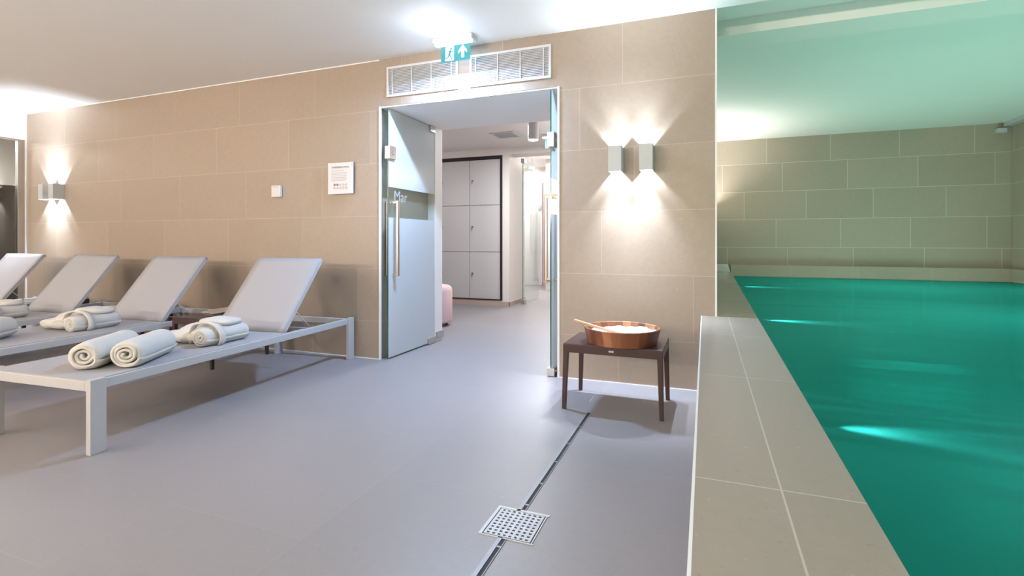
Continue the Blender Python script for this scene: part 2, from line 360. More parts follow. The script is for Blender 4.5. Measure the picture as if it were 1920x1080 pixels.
m.box(0.39, 3.96, 8.975, 8.989, -0.9, 0.428); m.box(3.94, 3.954, -2.6, 8.99, -0.9, 0.428); m.box(0.25, 3.95, -2.6, -2.58, -0.9, 0.428)
struct(m.build('wall_basin', M['pool']))
m = MB(); pts = [(0.262, -2.58), (0.333, WY), (0.407, 8.974), (3.939, 8.974), (3.939, -2.58)]
m.prism(pts, lambda p, k: (p[0], p[1], 0.4295 if k else 0.4290))
wt = m.build('pool_water', M['water']); wt['kind'] = 'stuff'; wt['label'] = 'smooth turquoise water filling the swimming pool'; wt['category'] = 'water'
# ceiling over the pool and its beam
struct(bx('ceiling_pool', M['paint'], (0.0, 4.1, WY, 9.3, 2.66, 2.80)))
struct(bx('trim_12', M['paint'], (0.07, 4.0, 4.12, 4.42, 2.545, 2.66)))
struct(bx('trim_13', M['plastic'], (3.90, 4.0, 2.0, 9.05, 2.60, 2.66)))
t = bx('sensor_box', M['plastic'], (3.82, 3.93, 9.02, 9.10, 2.515, 2.58), None, 0.006)
tag(t, 'small white box high in the far right corner of the pool wall', 'sensor')
# ------------------------------------------------------------------ locker room and corridor
struct(bx('ceiling_locker_room', M['paintbright'], (-6.0, -0.9, 4.52, 7.25, 2.43, 2.7)))
m = MB(); m.box(-2.913, -2.80, 7.2, 7.9, 0, 2.43); m.box(-6.0, -2.913, 7.2, 7.9, 2.322, 2.43); m.box(-6.0, -5.15, 7.2, 7.9, 0, 2.322); m.box(-5.15, -2.913, 7.2, 7.9, 0, 0.082); m.box(-5.15, -2.913, 7.72, 7.9, 0.082, 2.322)
struct(m.build('wall_locker', M['paintbright']))
struct(bx('wall_lintel', M['paintbright'], (-2.80, -0.9, 7.2, 7.5, 2.325, 2.70)))
m = MB(); m.box(-6.0, -2.79, 7.188, 7.2, 0, 0.068); m.box(-2.80, -2.788, 7.188, 7.9, 0, 0.068)
M['skirt'] = plain('beige_skirting', (0.50, 0.40, 0.35), 0.45, var=0.08, bscale=10)
struct(m.build('baseboard_locker', M['skirt']))
struct(bx('wall_locker_left', M['paintbright'], (-6.1, -6.0, 4.5, 7.9, 0, 2.7)))
struct(bx('wall_corridor_far', M['paintbright'], (-6.0, -0.9, 10.85, 11.0, 0, 2.8)))
struct(bx('baseboard_corridor', M['skirt'], (-3.65, -0.9, 10.83, 10.85, 0, 0.07)))
struct(bx('wall_corridor_left', M['paintbright'], (-4.7, -4.6, 7.9, 10.85, 0, 2.8)))
struct(bx('ceiling_corridor', M['paintbright'], (-6.0, -0.9, 7.25, 11.0, 2.66, 2.8)))
struct(bx('wall_corridor_right', M['paintbright'], (-0.9, -0.8, 9.1, 11.0, 0, 2.8)))
# lockers
def locker():
    r = empty('locker_cabinet', (-3.75, 7.25, 0.082))
    tag(r, 'pale locker cabinet with six square doors in a dark frame', 'locker')
    o = Vector(r.location)
    def P(ob): ob.location = -o; return ob
    m = MB(); x0, x1, z0, z1 = -5.12, -2.913, 0.082, 2.322
    m.box(x0, x1, 7.186, 7.60, z0, z0+0.018); m.box(x0, x1, 7.186, 7.60, z1-0.048, z1)
    m.box(x1-0.034, x1, 7.186, 7.60, z0+0.014, z1-0.045); m.box(x0, x0+0.03, 7.19, 7.60, z0+0.014, z1-0.045)
    P(m.build('frame', M['frame'], r, 0.002))
    P(bx('body', M['locker'], (x0+0.03, x1-0.026, 7.235, 7.60, z0+0.014, z1-0.045), r))
    ys = [(0.099, 0.826), (0.834, 1.557), (1.565, 2.270)]
    xs = [(-3.474, -2.950), (-4.016, -3.482), (-4.558, -4.024)]
    for a, b in xs:
        for c, d in ys:
            dr = P(bx('locker_door', M['locker'], (a, b, 7.212, 7.233, c, d), r, 0.0015))
            zc = (c+d)/2+0.03
            m = MB(); m.tube((a+0.05, 7.212, zc), (a+0.05, 7.190, zc), 0.011, n=12); m.box(a+0.046, a+0.054, 7.186, 7.192, zc-0.05, zc-0.005)
            lk = m.build('lock', M['brass'], dr)
locker()
# ceiling cylinder, vent, second exit sign, corridor bits
r = empty('ceiling_spotlight', (-1.876, 5.6, 2.18)); tag(r, 'white cylinder spotlight on the ceiling seen through the doorway', 'ceiling light')
m = MB(); m.tube((0, 0, 0.004), (0, 0, 0.25), 0.062, n=32); m.build('housing', M['plastic'], r)
m = MB(); m.tube((0, 0, -0.002), (0, 0, 0.004), 0.056, n=32); m.build('lens', M['glowwarm'], r)
r = empty('ceiling_vent', (-2.50, 6.30, 2.43)); tag(r, 'square white ceiling vent beyond the glass doorway', 'vent')
m = MB()
for a in ((-.17, .17, -.17, -.145), (-.17, .17, .145, .17), (-.17, -.145, -.145, .145), (.145, .17, -.145, .145)): m.box(*a, -0.012, 0)
m.build('frame', M['plastic'], r, 0.002)
m = MB()
for i in range(9):
    x = -0.128+i*0.032; m.box(x, x+0.018, -.145, .145, -0.009, -0.004)
m.build('slats', M['greymetal'], r)
def exit_sign(name, loc, label, scale=1.0, wdt=0.256):
    r = empty(name, loc); tag(r, label, 'exit sign')
    m = MB(); m.box(-0.165, 0.165, -0.055, 0.055, 0.014, 0.05); m.build('housing', M['plastic'], r, 0.006)
    m = MB(); m.box(-0.150, 0.150, -0.048, -0.004, -0.006, 0.014); m.build('diffuser', M['glowcold'], r, 0.004)
    m = MB(); m.box(-wdt/2, wdt/2, 0.012, 0.020, -0.125, 0.016); pl = m.build('sign_plate', M['glass'], r, 0.001)
    y0, y1 = 0.0105, 0.0118
    m = MB(); m.box(-0.123, 0.123, y0+0.0003, y1, -0.118, 0.010); m.build('green_panel', M['signgreen'], r)
    def pl2(name, polys, mt=M['signwhite'], dy=0.0):
        m = MB()
        for p in polys: m.prism(p, lambda q, k: (q[0], (y0-dy if k == 0 else y0+0.0004-dy), q[1]))
        m.build(name, mt, r)
    X0, Z0 = -0.086, -0.110
    pl2('door_symbol', [[(X0-0.006, Z0), (X0+0.072, Z0), (X0+0.072, Z0+0.108), (X0, Z0+0.108), (X0, Z0+0.03)]])
    ax = 0.060
    pl2('arrow', [[(ax, 0.0), (ax+0.036, -0.044), (ax+0.036, -0.066), (ax+0.012, -0.044), (ax+0.012, -0.098), (ax-0.012, -0.098), (ax-0.012, -0.044), (ax-0.036, -0.066), (ax-0.036, -0.044)]])
    def limb(a, b, wd):
        a, b = Vector(a), Vector(b); d = (b-a).normalized(); n = Vector((-d.y, d.x))*wd/2
        return [tuple(a-n), tuple(b-n), tuple(b+n), tuple(a+n)]
    cx = X0+0.040
    man = [[(cx+0.008+0.0085*math.cos(t*PI/6), -0.022+0.0085*math.sin(t*PI/6)) for t in range(12)],
           limb((cx+0.004, -0.034), (cx-0.008, -0.066), 0.014), limb((cx+0.004, -0.036), (cx-0.014, -0.040), 0.006), limb((cx-0.014, -0.040), (cx-0.022, -0.054), 0.006),
           limb((cx+0.004, -0.036), (cx+0.020, -0.050), 0.006), limb((cx+0.020, -0.050), (cx+0.030, -0.046), 0.006),
           limb((cx-0.008, -0.062), (cx+0.006, -0.082), 0.009), limb((cx+0.006, -0.082), (cx+0.016, -0.106), 0.007),
           limb((cx-0.008, -0.062), (cx-0.018, -0.086), 0.009), limb((cx-0.018, -0.086), (cx-0.040, -0.090), 0.007)]
    pl2('running_figure', man, M['signgreen'], 0.0006)
    return r
exit_sign('exit_sign', (-1.762, 3.40, 2.48), 'lit green exit sign hanging over the glass doorway in front of the wall vents')
s2 = exit_sign('exit_sign', (-1.885, 6.5, 2.38), 'small lit exit sign inside the locker room beyond the right glass door')
# corridor contents
r = empty('door_4', (-3.6, 10.85, 0)); struct(r)
m = MB(); m.box(-0.45, 0.16, -0.03, -0.004, 0.005, 2.3); m.build('door_leaf', M['plastic'], r, 0.003)
m = MB(); m.box(-0.47, -0.45, -0.035, -0.002, 0.005, 2.32); m.box(0.16, 0.18, -0.035, -0.002, 0.005, 2.32); m.box(-0.45, 0.16, -0.035, -0.002, 2.3, 2.32); m.build('door_frame', M['trim'], r)
m = MB(); m.box(-0.075, -0.060, -0.085, -0.07, 0.74, 1.66); m.box(0.075, 0.09, -0.085, -0.07, 0.74, 1.66); m.box(-0.060, 0.075, -0.085, -0.07, 0.74, 0.755); m.box(-0.075, -0.06, -0.07, -0.03, 0.80, 0.82); m.box(-0.075, -0.06, -0.07, -0.03, 1.58, 1.60); m.build('door_handle', M['steel'], r)
s = empty('pictogram_sign', (-3.47, 10.84, 1.76)); tag(s, 'small square grey pictogram sign on the white corridor wall', 'sign')
m = MB(); m.box(-0.045, 0.045, -0.045, -0.035, -0.055, 0.055); m.build('plate', M['lining'], s)
m = MB(); m.obox((-0.025, -0.047, -0.03), (0.02, -0.047, 0.02), 0.002, 0.01, (1, 0, 0)); m.obox((0.0, -0.047, -0.04), (0.03, -0.047, -0.005), 0.002, 0.007, (1, 0, 0)); m.build('symbol', M['plastic'], s)
r = empty('framed_mirror', (-2.80, 9.8, 0)); tag(r, 'tall brown framed panel in the corridor beyond the right glass door', 'panel')
m = MB(); m.box(-0.257, -0.19, -0.02, 0.03, 0.19, 1.955); m.box(-0.19, 0.6, -0.02, 0.03, 1.88, 1.955); m.box(-0.19, 0.6, -0.02, 0.03, 0.19, 0.25); m.box(0.6, 0.66, -0.02, 0.03, 0.19, 1.955); m.build('frame', M['woodframe'], r, 0.003)
m = MB(); m.box(-0.19, 0.6, 0.0, 0.02, 0.25, 1.88); m.build('panel', M['plastic'], r)
struct(bx('wall_corridor_stub', M['paintbright'], (-3.03, -0.9, 9.84, 9.95, 0, 2.66)))
r = empty('corridor_spotlight', (-3.25, 9.6, 2.42)); tag(r, 'tiny white spotlight below the corridor ceiling above the glass door', 'ceiling light')
m = MB(); m.tube((-0.06, 0, 0.05), (0.05, 0, 0.03), 0.04, n=20); m.tube((0.0, 0, 0.06), (0, 0, 0.24), 0.008, n=8); m.build('housing', M['plastic'], r)
m = MB(); m.tube((-0.066, 0, 0.0508), (-0.060, 0, 0.05), 0.03, n=20); m.build('lens', M['lining'], r)
# ------------------------------------------------------------------ glass doors
def glass_door(name, x, y0, y1, side, band=(1.20, 1.46), fitting=True, film=True, z1=2.118):
    """leaf lying along Y at x; free edge y0, pivot edge y1; side = direction that faces the opening"""
    r = empty(name, (x, y1, 0)); struct(r)
    L_ = y0-y1
    t = 0.005
    m = MB(); m.box(-t, t, L_+0.002, -0.002, 0.012, z1); m.build('glass_pane', M['glass'], r)
    m = MB(); m.box(-t, t, L_, L_+0.0018, 0.012, z1); m.build('glass_edge', M['edge'], r)
    if film:
        m = MB()
        for s in (1,):
            m.box(s*(t+0.0004), s*(t+0.0010), L_+0.002, -0.002, 0.014, band[0]); m.box(s*(t+0.0004), s*(t+0.0010), L_+0.002, -0.002, band[1], z1-0.002)
        m.build('frosted_film', M['frost'], r)
    if fitting:
        m = MB()
        for s in (-1, 1):
            X = s*0.055
            a, b = L_+0.055, L_+0.083
            m.box(X-0.008, X+0.008, a, b, 0.70, 1.345)
            for z in (0.715, 1.33): m.box(min(s*0.006, X), max(s*0.006, X), a+0.004, b-0.004, z-0.010, z+0.010)
        m.build('door_handle', M['bronze'], r, 0.003)
        m = MB(); m.box(-0.026, 0.026, L_-0.006, L_+0.085, 1.695, 1.805); m.tube((-0.030, L_+0.05, 1.75), (0.030, L_+0.05, 1.75), 0.02, n=16); m.build('lock_fitting', M['steel'], r, 0.003)
        m = MB(); m.box(-0.02, 0.02, -0.10, 0.0, z1-0.055, z1+0.004); m.build('top_pivot', M['steel'], r, 0.002)
        m = MB(); m.box(-0.022, 0.022, -0.14, 0.0, 0.004, 0.062); m.build('bottom_pivot', M['steel'], r, 0.002)
    return r
d1 = glass_door('door_1', -2.500, 3.600, 4.380, 1)
d2 = glass_door('door_2', -1.062, 3.575, 4.37, -1)
m = MB(); m.box(-0.028, 0.028, 3.572-4.37, 3.572-4.37+0.11, 0.004, 0.062); m.tube((-0.034, 3.62-4.37, 0.036), (0.034, 3.62-4.37, 0.036), 0.012, n=12); m.build('floor_lock', M['steel'], d2, 0.002)
d3 = glass_door('door_3', -2.70, 7.54, 8.35, 1, fitting=False, film=False, z1=2.30)
m = MB(); m.box(-0.03, 0.03, -0.82, -0.72, 0.004, 0.07); m.build('bottom_pivot', M['steel'], d3, 0.002)
m = MB(); m.box(-0.03, 0.03, -0.82, -0.72, 2.24, 2.31); m.build('top_pivot', M['steel'], d3, 0.002)
struct(bx('trim_14', M['steel'], (-2.492, -2.478, 4.40, 4.54, 0.03, 0.10), None, 0.002))
def text_obj(name, s, size, mat, parent, loc, rot, depth=0.0004, align='CENTER'):
    c = bpy.data.curves.new(name, 'FONT'); c.body = s; c.size = size; c.extrude = depth; c.align_x = align
    tmp = bpy.data.objects.new('tmp', c); COL.objects.link(tmp)
    dg = bpy.context.evaluated_depsgraph_get(); me = bpy.data.meshes.new_from_object(tmp.evaluated_get(dg))
    bpy.data.objects.remove(tmp)
    me.name = name; me.materials.clear(); me.materials.append(mat)
    o = bpy.data.objects.new(name, me); COL.objects.link(o); o.parent = parent; o.location = loc; o.rotation_euler = rot
    return o
text_obj('etched_lettering', 'Mar', 0.13, M['etch'], d1, (0.0066, -0.70, 1.345), (R(90), 0, R(90)), align='LEFT')
# ------------------------------------------------------------------ wall vents
def vent(x0, x1, z0, z1, divs, label):
    r = empty('wall_vent', ((x0+x1)/2, WY, (z0+z1)/2)); tag(r, label, 'vent', 'wall vents above the doorway')
    hw, hh = (x1-x0)/2, (z1-z0)/2; f = 0.020
    m = MB(); m.box(-hw, hw, -0.014, 0, hh-f, hh); m.box(-hw, hw, -0.014, 0, -hh, -hh+f); m.box(-hw, -hw+f, -0.014, 0, -hh+f, hh-f); m.box(hw-f, hw, -0.014, 0, -hh+f, hh-f)
    m.build('frame', M['plastic'], r, 0.003)
    m = MB()
    n = 17
    for i in range(n):
        z = -hh+f+(i+0.5)*(2*hh-2*f)/n
        m.obox((-hw+f, -0.007, z), (hw-f, -0.007, z), 0.0095, 0.0022, (0, -0.75, 0.65))
    m.build('slats', M['plastic'], r)
    m = MB(); m.box(-hw+f, hw-f, -0.002, -0.0005, -hh+f, hh-f); m.build('backing', M['lining'], r)
    cx = (x0+x1)/2
    for d in divs:
        m = MB(); m.box(d-cx-0.004, d-cx+0.004, -0.0135, -0.002, -hh+f, hh-f); m.build('divider', M['plastic'], r)
vent(-2.491, -1.823, 2.202, 2.455, (-2.433, -2.248, -2.064, -1.882), 'slatted white wall vent above the doorway, left of the exit sign')
vent(-1.722, -1.058, 2.202, 2.452, (-1.668, -1.484, -1.299, -1.117), 'slatted white wall vent above the doorway, right of the exit sign')
# ------------------------------------------------------------------ sconces
def sconce(x, label, grp):
    r = empty('wall_sconce', (x, WY, 1.565)); tag(r, label, 'wall lamp', grp)
    m = MB(); w2 = 0.044; h2 = 0.088; d = 0.11; t = 0.004
    m.box(-w2, w2, -d, -d+t, -h2, h2); m.box(-w2, -w2+t, -d+t, -0.004, -h2, h2); m.box(w2-t, w2, -d+t, -0.004, -h2, h2); m.box(-w2, w2, -0.004, 0, -h2, h2)
    m.build('housing', M['greymetal'], r, 0.001)
    m = MB(); m.box(-w2+t, w2-t, -d+t, -0.004, -0.035, 0.035); m.build('lamp_block', M['plastic'], r)
sconce(-0.577, 'grey box wall lamp above the tub stool, left one of the pair', 'wall lamps beside the pool')
sconce(-0.370, 'grey box wall lamp above the tub stool, right one nearest the pool', 'wall lamps beside the pool')
sconce(-7.12, 'box wall lamp in the far left corner, the one nearest the glass', 'wall lamps in the left corner')
sconce(-6.925, 'box wall lamp in the far left corner, farther from the glass', 'wall lamps in the left corner')
# ------------------------------------------------------------------ wall sign, thermostat
r = empty('rules_sign', (-2.955, WY, 1.545)); tag(r, 'white swimming pool rules sign on steel standoffs left of the glass doorway', 'sign')
m = MB(); m.box(-0.134, 0.134, -0.024, -0.019, -0.136, 0.136); m.build('panel', M['plastic'], r, 0.001)
for a in (-0.115, 0.115):
    for b in (-0.118, 0.118):
        m = MB(); m.tube((a, 0, b), (a, -0.030, b), 0.007, n=14); m.build('standoff', M['steel'], r)
text_obj('title', 'SWIMMING POOL', 0.0235, M['print'], r, (0.0, -0.0245, 0.088), (R(90), 0, 0))
m = MB()
for i, wd in enumerate((0.135, 0.165, 0.160, 0.165, 0.158, 0.165, 0.150)):
    z = 0.066-i*0.0135 - (0.004 if i else 0); m.box(-0.096, -0.096+wd, -0.0250, -0.0242, z-0.0022, z+0.0022)
m.build('paragraph_lines', M['printgrey'], r)
m = MB(); m2 = MB()
for i in range(5):
    for j in range(2):
        x = -0.062+i*0.031; z = -0.056-j*0.027
        tgt = m if (j == 0 and i < 2) else m2
        if tgt is m: tgt.tube((x, -0.0242, z), (x, -0.0252, z), 0.0105, n=20)
        else:
            for k in range(20):
                a0, a1 = 2*PI*k/20, 2*PI*(k+1)/20
                tgt.obox((x+0.0105*math.cos(a0), -0.0247, z+0.0105*math.sin(a0)), (x+0.0105*math.cos(a1), -0.0247, z+0.0105*math.sin(a1)), 0.001, 0.0016, (0, 1, 0))
            tgt.obox((x-0.0075, -0.0247, z-0.0075), (x+0.0075, -0.0247, z+0.0075), 0.001, 0.0016, (0, 1, 0))
        m3 = MB(); m3.tube((x+0.001, -0.0252, z+0.003), (x+0.001, -0.0258, z+0.003), 0.003, n=10); m3.box(x-0.002, x+0.003, -0.0258, -0.0252, z-0.006, z+0.002); m3.build('icon_figure', M['printgrey'], r)
m.build('solid_icons', M['print'], r); m2.build('ring_icons', M['printpink'], r)
r = empty('thermostat', (-3.685, WY, 1.458)); tag(r, 'small square white thermostat box on the beige wall', 'thermostat')
m = MB(); m.box(-0.054, 0.054, -0.028, 0, -0.054, 0.054); m.build('casing', M['plastic'], r, 0.006)
m = MB(); m.box(-0.03, 0.03, -0.0295, -0.028, 0.036, 0.041); m.build('vent_slot', M['printgrey'], r)
# ------------------------------------------------------------------ floor drain
r = empty('slot_drain', (-0.63, 2.2, 0)); tag(r, 'long narrow steel slot drain running from the stool to the grate', 'drain')
o = Vector(r.location)
m = MB()
for (a, b) in ((1.752, 2.905), (-0.2, 1.574)):
    m.box(-0.652, -0.6365, a, b, 0.0, 0.003); m.box(-0.6225, -0.620, a, b, 0.0, 0.003)
ob = m.build('edging', M['drain'], r); ob.location = -o
m = MB()
for (a, b) in ((1.752, 2.905), (-0.2, 1.574)):
    y = b
    m.box(-0.6365, -0.6225, a, b, 0.0, 0.0008)
ob = m.build('slot', M['black'], r); ob.location = -o
for y in (2.66, 2.42, 2.20, 1.98, 1.80, 1.52, 1.25, 1.0):
    m = MB(); m.box(-0.6365, -0.6225, y, y+0.008, 0.0008, 0.002)
    ob = m.build('spacer', M['drain'], r); ob.location = -o
r = empty('drain_grate', (-0.625, 1.662, 0)); tag(r, 'square perforated steel floor grate in line with the slot drain', 'drain')
m = MB(); h = 0.088
m.box(-h-0.012, h+0.012, h, h+0.012, 0, 0.003); m.box(-h-0.012, h+0.012, -h-0.004, -h, 0, 0.003); m.box(-h-0.012, -h, -h, h, 0, 0.003); m.box(h, h+0.004, -h, h, 0, 0.003)
m.build('edging', M['greymetal'], r)
m = MB(); m.box(-h, h, -h, h, 0, 0.001); m.build('sump', M['black'], r)
# perforated plate: strips between square holes (staggered)
m = MB(); p = h-0.004; n = 17; c = 2*p/n
zz0, zz1 = 0.001, 0.0035
for i in range(n):
    a = -p+i*c
    if i % 2 == 0:
        m.box(a, a+c, -p, p, zz0, zz1)
    else:
        k = (i//2) % 2
        y = -p; hl = 0.0095
        nb = 9
        pitch = 2*p/nb
        for j in range(nb):
            yc = -p+(j+0.5)*pitch
            m.box(a, a+c, y, yc-hl/2, zz0, zz1); y = yc+hl/2
        m.box(a, a+c, y, p, zz0, zz1)
M['grate'] = plain('grate_steel', (0.42, 0.42, 0.44), 0.5, metal=0.2, var=0.05)
m.build('grate_plate', M['grate'], r)
# ------------------------------------------------------------------ loungers
def make_lounger():
    r = empty('sun_lounger', (0, 0, 0))
    W = 0.37; Ln = 2.06; zt = 0.345; rh = 0.048
    m = MB()
    for s in (-1, 1): m.box(s*W-(0.030 if s > 0 else 0), s*W+(0.030 if s < 0 else 0), 0.004, Ln-0.03, zt-rh, zt-0.002)
    m.box(-W+0.030, W-0.030, 0.004, 0.034, zt-rh, zt-0.002); m.box(-W+0.030, W-0.030, Ln-0.06, Ln-0.03, zt-rh, zt-0.002)
    m.box(-W+0.030, W-0.030, 1.285, 1.31, zt-rh, zt-0.018)
    m.build('frame', M['white'], r, 0.003)
    for s in (-1, 1):
        for y in (0.0, Ln-0.075):
            m = MB(); x0 = s*W; m.box(min(x0-0.014*s, x0+0.016*s), max(x0-0.014*s, x0+0.016*s), y, y+0.072, 0.0, zt+0.006); lg = m.build('leg', M['white'], r, 0.003)
    # sling seat
    m = MB(); m.box(-W+0.014, W-0.014, 0.010, 1.29, zt-0.004, zt+0.003); m.build('seat_sling', M['fabric'], r, 0.002)
    # backrest
    a = R(51); y0, z0 = 1.285, zt+0.004; LB = 0.655; x0, x1 = -0.275, 0.338
    d = Vector((0, math.cos(a), math.sin(a))); nn = Vector((0, -math.sin(a), math.cos(a)))
    def bp(u, x, h): return Vector((x, y0, z0)) + d*u + nn*h
    m = MB()
    for x in (x0+0.012, x1-0.012): m.obox(bp(0.0, x, -0.012), bp(LB, x, -0.012), 0.024, 0.024, nn)
    m.obox(bp(LB-0.012, x0, -0.012), bp(LB-0.012, x1, -0.012), 0.022, 0.022, nn); m.obox(bp(0.014, x0, -0.012), bp(0.014, x1, -0.012), 0.022, 0.022, nn)
    bf = m.build('backrest_frame', M['white'], r, 0.003)
    m = MB(); rows = 14; cols = 10; g = []
    for i in range(rows+1):
        rw = []
        for j in range(cols+1):
            u = -0.002+(LB+0.004)*i/rows; x = x0-0.002+(x1-x0+0.004)*j/cols
            sag = -0.003*math.sin(PI*j/cols)*math.sin(PI*i/rows)
            rw.append((m.bm.verts.new(bp(u, x, 0.006+sag)), m.bm.verts.new(bp(u, x, 0.003+sag))))
        g.append(rw)
    for i in range(rows):
        for j in range(cols):
            m.bm.faces.new([g[i][j][0], g[i][j+1][0], g[i+1][j+1][0], g[i+1][j][0]]); m.bm.faces.new([g[i][j][1], g[i+1][j][1], g[i+1][j+1][1], g[i][j+1][1]])
    for j in range(cols):
        for i in (0, rows): m.bm.faces.new([g[i][j][0], g[i][j][1], g[i][j+1][1], g[i][j+1][0]])
    for i in range(rows):
        for j in (0, cols): m.bm.faces.new([g[i][j][0], g[i+1][j][0], g[i+1][j][1], g[i][j][1]])
    m.build('backrest_sling', M['fabric'], r, smooth=True)
    # support rods
    m = MB()
    for x in (x1-0.03, x0+0.03):
        p = bp(0.20, x, -0.02); m.tube(p, (x+0.0, p.y+0.185, zt-0.02), 0.0045, n=8)
        m.tube((x, 1.31, zt-0.012), (x, 1.52, zt-0.010), 0.004, n=8)
    p = bp(0.20, x1-0.03, -0.02)
    m.tube((x0+0.03, p.y+0.185, zt-0.02), (x1-0.03, p.y+0.185, zt-0.02), 0.0045, n=8)
    m.build('support_rod', M['white'], r, smooth=True)
    return r
proto = make_lounger()
lspots = [(-3.049, 1.462, 'white sun lounger nearest the doorway, carrying two rolled towels and a robe'),
          (-4.37, 1.50, 'white sun lounger second from the doorway with a folded robe in its middle'),
          (-5.60, 1.52, 'white sun lounger third from the doorway, behind the second one'),
          (-6.80, 1.52, 'white sun lounger farthest from the doorway, beside the glass wall')]
lrot = [R(3.7), R(3.4), R(3.2), R(3.2)]
for i, (x, y, lb) in enumerate(lspots):
    o = proto if i == 0 else copy_tree(proto)
    o.location = (x, y, 0); o.rotation_euler = (0, 0, lrot[i]); tag(o, lb, 'sun lounger', 'white sun loungers along the wall')
# ------------------------------------------------------------------ stools / side tables
def make_stool():
    r = empty('metal_stool', (0, 0, 0))
    W, D, H = 0.285, 0.205, 0.39; t = 0.004
    m = MB()
    for a, b in ((-W, -W*0.52), (-W*0.52+0.005, W*0.52-0.005), (W*0.52, W)):
        m.box(a, b, -D+0.010, D-0.010, H-t, H)
    m.build('top', M['dark'], r, 0.001)
    m = MB(); ap = 0.052
    m.box(-W, W, -D, -D+t, H-ap, H-0.006); m.box(-W, W, D-t, D, H-ap, H-0.006); m.box(-W-0.002, -W+t-0.002, -D, D, H-ap, H-0.006); m.box(W-t+0.002, W+0.002, -D, D, H-ap, H-0.006)
    m.box(-W, W, -D+t*0.3, -D+0.0105, H-0.0065, H-0.0015); m.box(-W, W, D-0.0105, D-t*0.3, H-0.0065, H-0.0015)
    m.build('apron', M['dark'], r, 0.003, seg=3)
    for sx in (-1, 1):
        for sy in (-1, 1):
            m = MB(); x, y = sx*(W-0.014), sy*(D-0.014)
            top = [(x-0.016, y-0.013), (x+0.016, y-0.013), (x+0.016, y+0.013), (x-0.016, y+0.013)]
            bx_, by_ = x+sx*0.010, y+sy*0.010
            bot = [(bx_-0.012, by_-0.011), (bx_+0.012, by_-0.011), (bx_+0.012, by_+0.011), (bx_-0.012, by_+0.011)]
            a = [m.bm.verts.new((p[0], p[1], H-0.045)) for p in top]; b = [m.bm.verts.new((p[0], p[1], 0)) for p in bot]
            m.bm.faces.new(a); m.bm.faces.new(b[::-1])
            for i in range(4): m.bm.faces.new((a[i], b[i], b[(i+1) % 4], a[(i+1) % 4]))
            m.build('leg', M['dark'], r, 0.003)
    m = MB(); n = 20; pts = []
    for k in range(n):
        aa = 2*PI*k/n; pts.append((math.copysign(0.010, math.cos(aa))+0.0055*math.cos(aa), 0.0055*math.sin(aa)))
    m.prism(pts, lambda p, k: (p[0], -D-0.0015 if k == 0 else -D, H-0.028+p[1])); m.build('badge', M['steel'], r)
    return r
stool = make_stool(); stool.location = (-0.503, 3.125, 0); stool.rotation_euler = (0, 0, R(-0.8))
tag(stool, 'dark brown metal stool holding the wooden tub beside the pool', 'stool')
st = [((-3.80, 3.10), R(90+3.5), 'dark metal side table between the first and second loungers, magazines on top'),
      ((-5.07, 3.14), R(90+3), 'dark metal side table between the second and third loungers'),
      ((-6.29, 3.10), R(90+3), 'dark metal side table between the third and farthest loungers')]
for (x, y), rz, lb in st:
    c = copy_tree(stool); c.name = 'side_table'; c.location = (x, y, 0); c.rotation_euler = (0, 0, rz)
    tag(c, lb, 'side table', 'dark side tables between loungers')
# magazines
def magazine(x, y, z, rz, mat, curl, label):
    m = MB(); nx, ny = 8, 6; W, D = 0.21, 0.28; g = []
    for i in range(nx+1):
        rw = []
        for j in range(ny+1):
            u = i/nx; v = j/ny
            h = curl*(u**2)*0.035 + 0.004*math.sin(v*PI)*curl
            rw.append((m.bm.verts.new((-W/2+W*u, -D/2+D*v, h+0.0045)), m.bm.verts.new((-W/2+W*u, -D/2+D*v, h))))
        g.append(rw)
    for i in range(nx):
        for j in range(ny):
            m.bm.faces.new([g[i][j][0], g[i+1][j][0], g[i+1][j+1][0], g[i][j+1][0]]); m.bm.faces.new([g[i][j][1], g[i][j+1][1], g[i+1][j+1][1], g[i+1][j][1]])
    for j in range(ny):
        for i in (0, nx): m.bm.faces.new([g[i][j][0], g[i][j][1], g[i][j+1][1], g[i][j+1][0]])
    for i in range(nx):
        for j in (0, ny): m.bm.faces.new([g[i][j][0], g[i+1][j][0], g[i+1][j][1], g[i][j][1]])
    o = m.build('magazine', mat, None, smooth=False); o.location = (x, y, z); o.rotation_euler = (0, 0, rz)
    tag(o, label, 'magazine', 'magazines on the side tables'); return o
ZT = 0.3915
for i, (dx, dy, rz) in enumerate(((0.0, -0.02, 70), (0.02, 0.03, 88), (-0.02, 0.05, 108), (0.01, 0.0, 55))):
    magazine(-3.80+dx, 3.10+dy, ZT+i*0.0065, R(rz), M['mag%d' % ((i+1) % 4)], 0.0 if i < 3 else 0.7, ('magazine at the bottom of the fan on the first side table', 'magazine second from the bottom of the fan on the first side table', 'magazine third up in the fan on the first side table', 'curling top magazine of the fan on the first side table')[i])
magazine(-5.045, 3.10, ZT, R(80), M['mag3'], 0.0, 'magazine lying on the side table behind the third lounger')
for i, rz in enumerate((80, 110)): magazine(-6.25+i*0.02, 3.0, ZT+i*0.0065, R(rz), M['mag%d' % (i*2)], 0.0 if i == 0 else 0.4, ('lower magazine on the side table beside the farthest lounger', 'upper magazine on the side table beside the farthest lounger')[i])
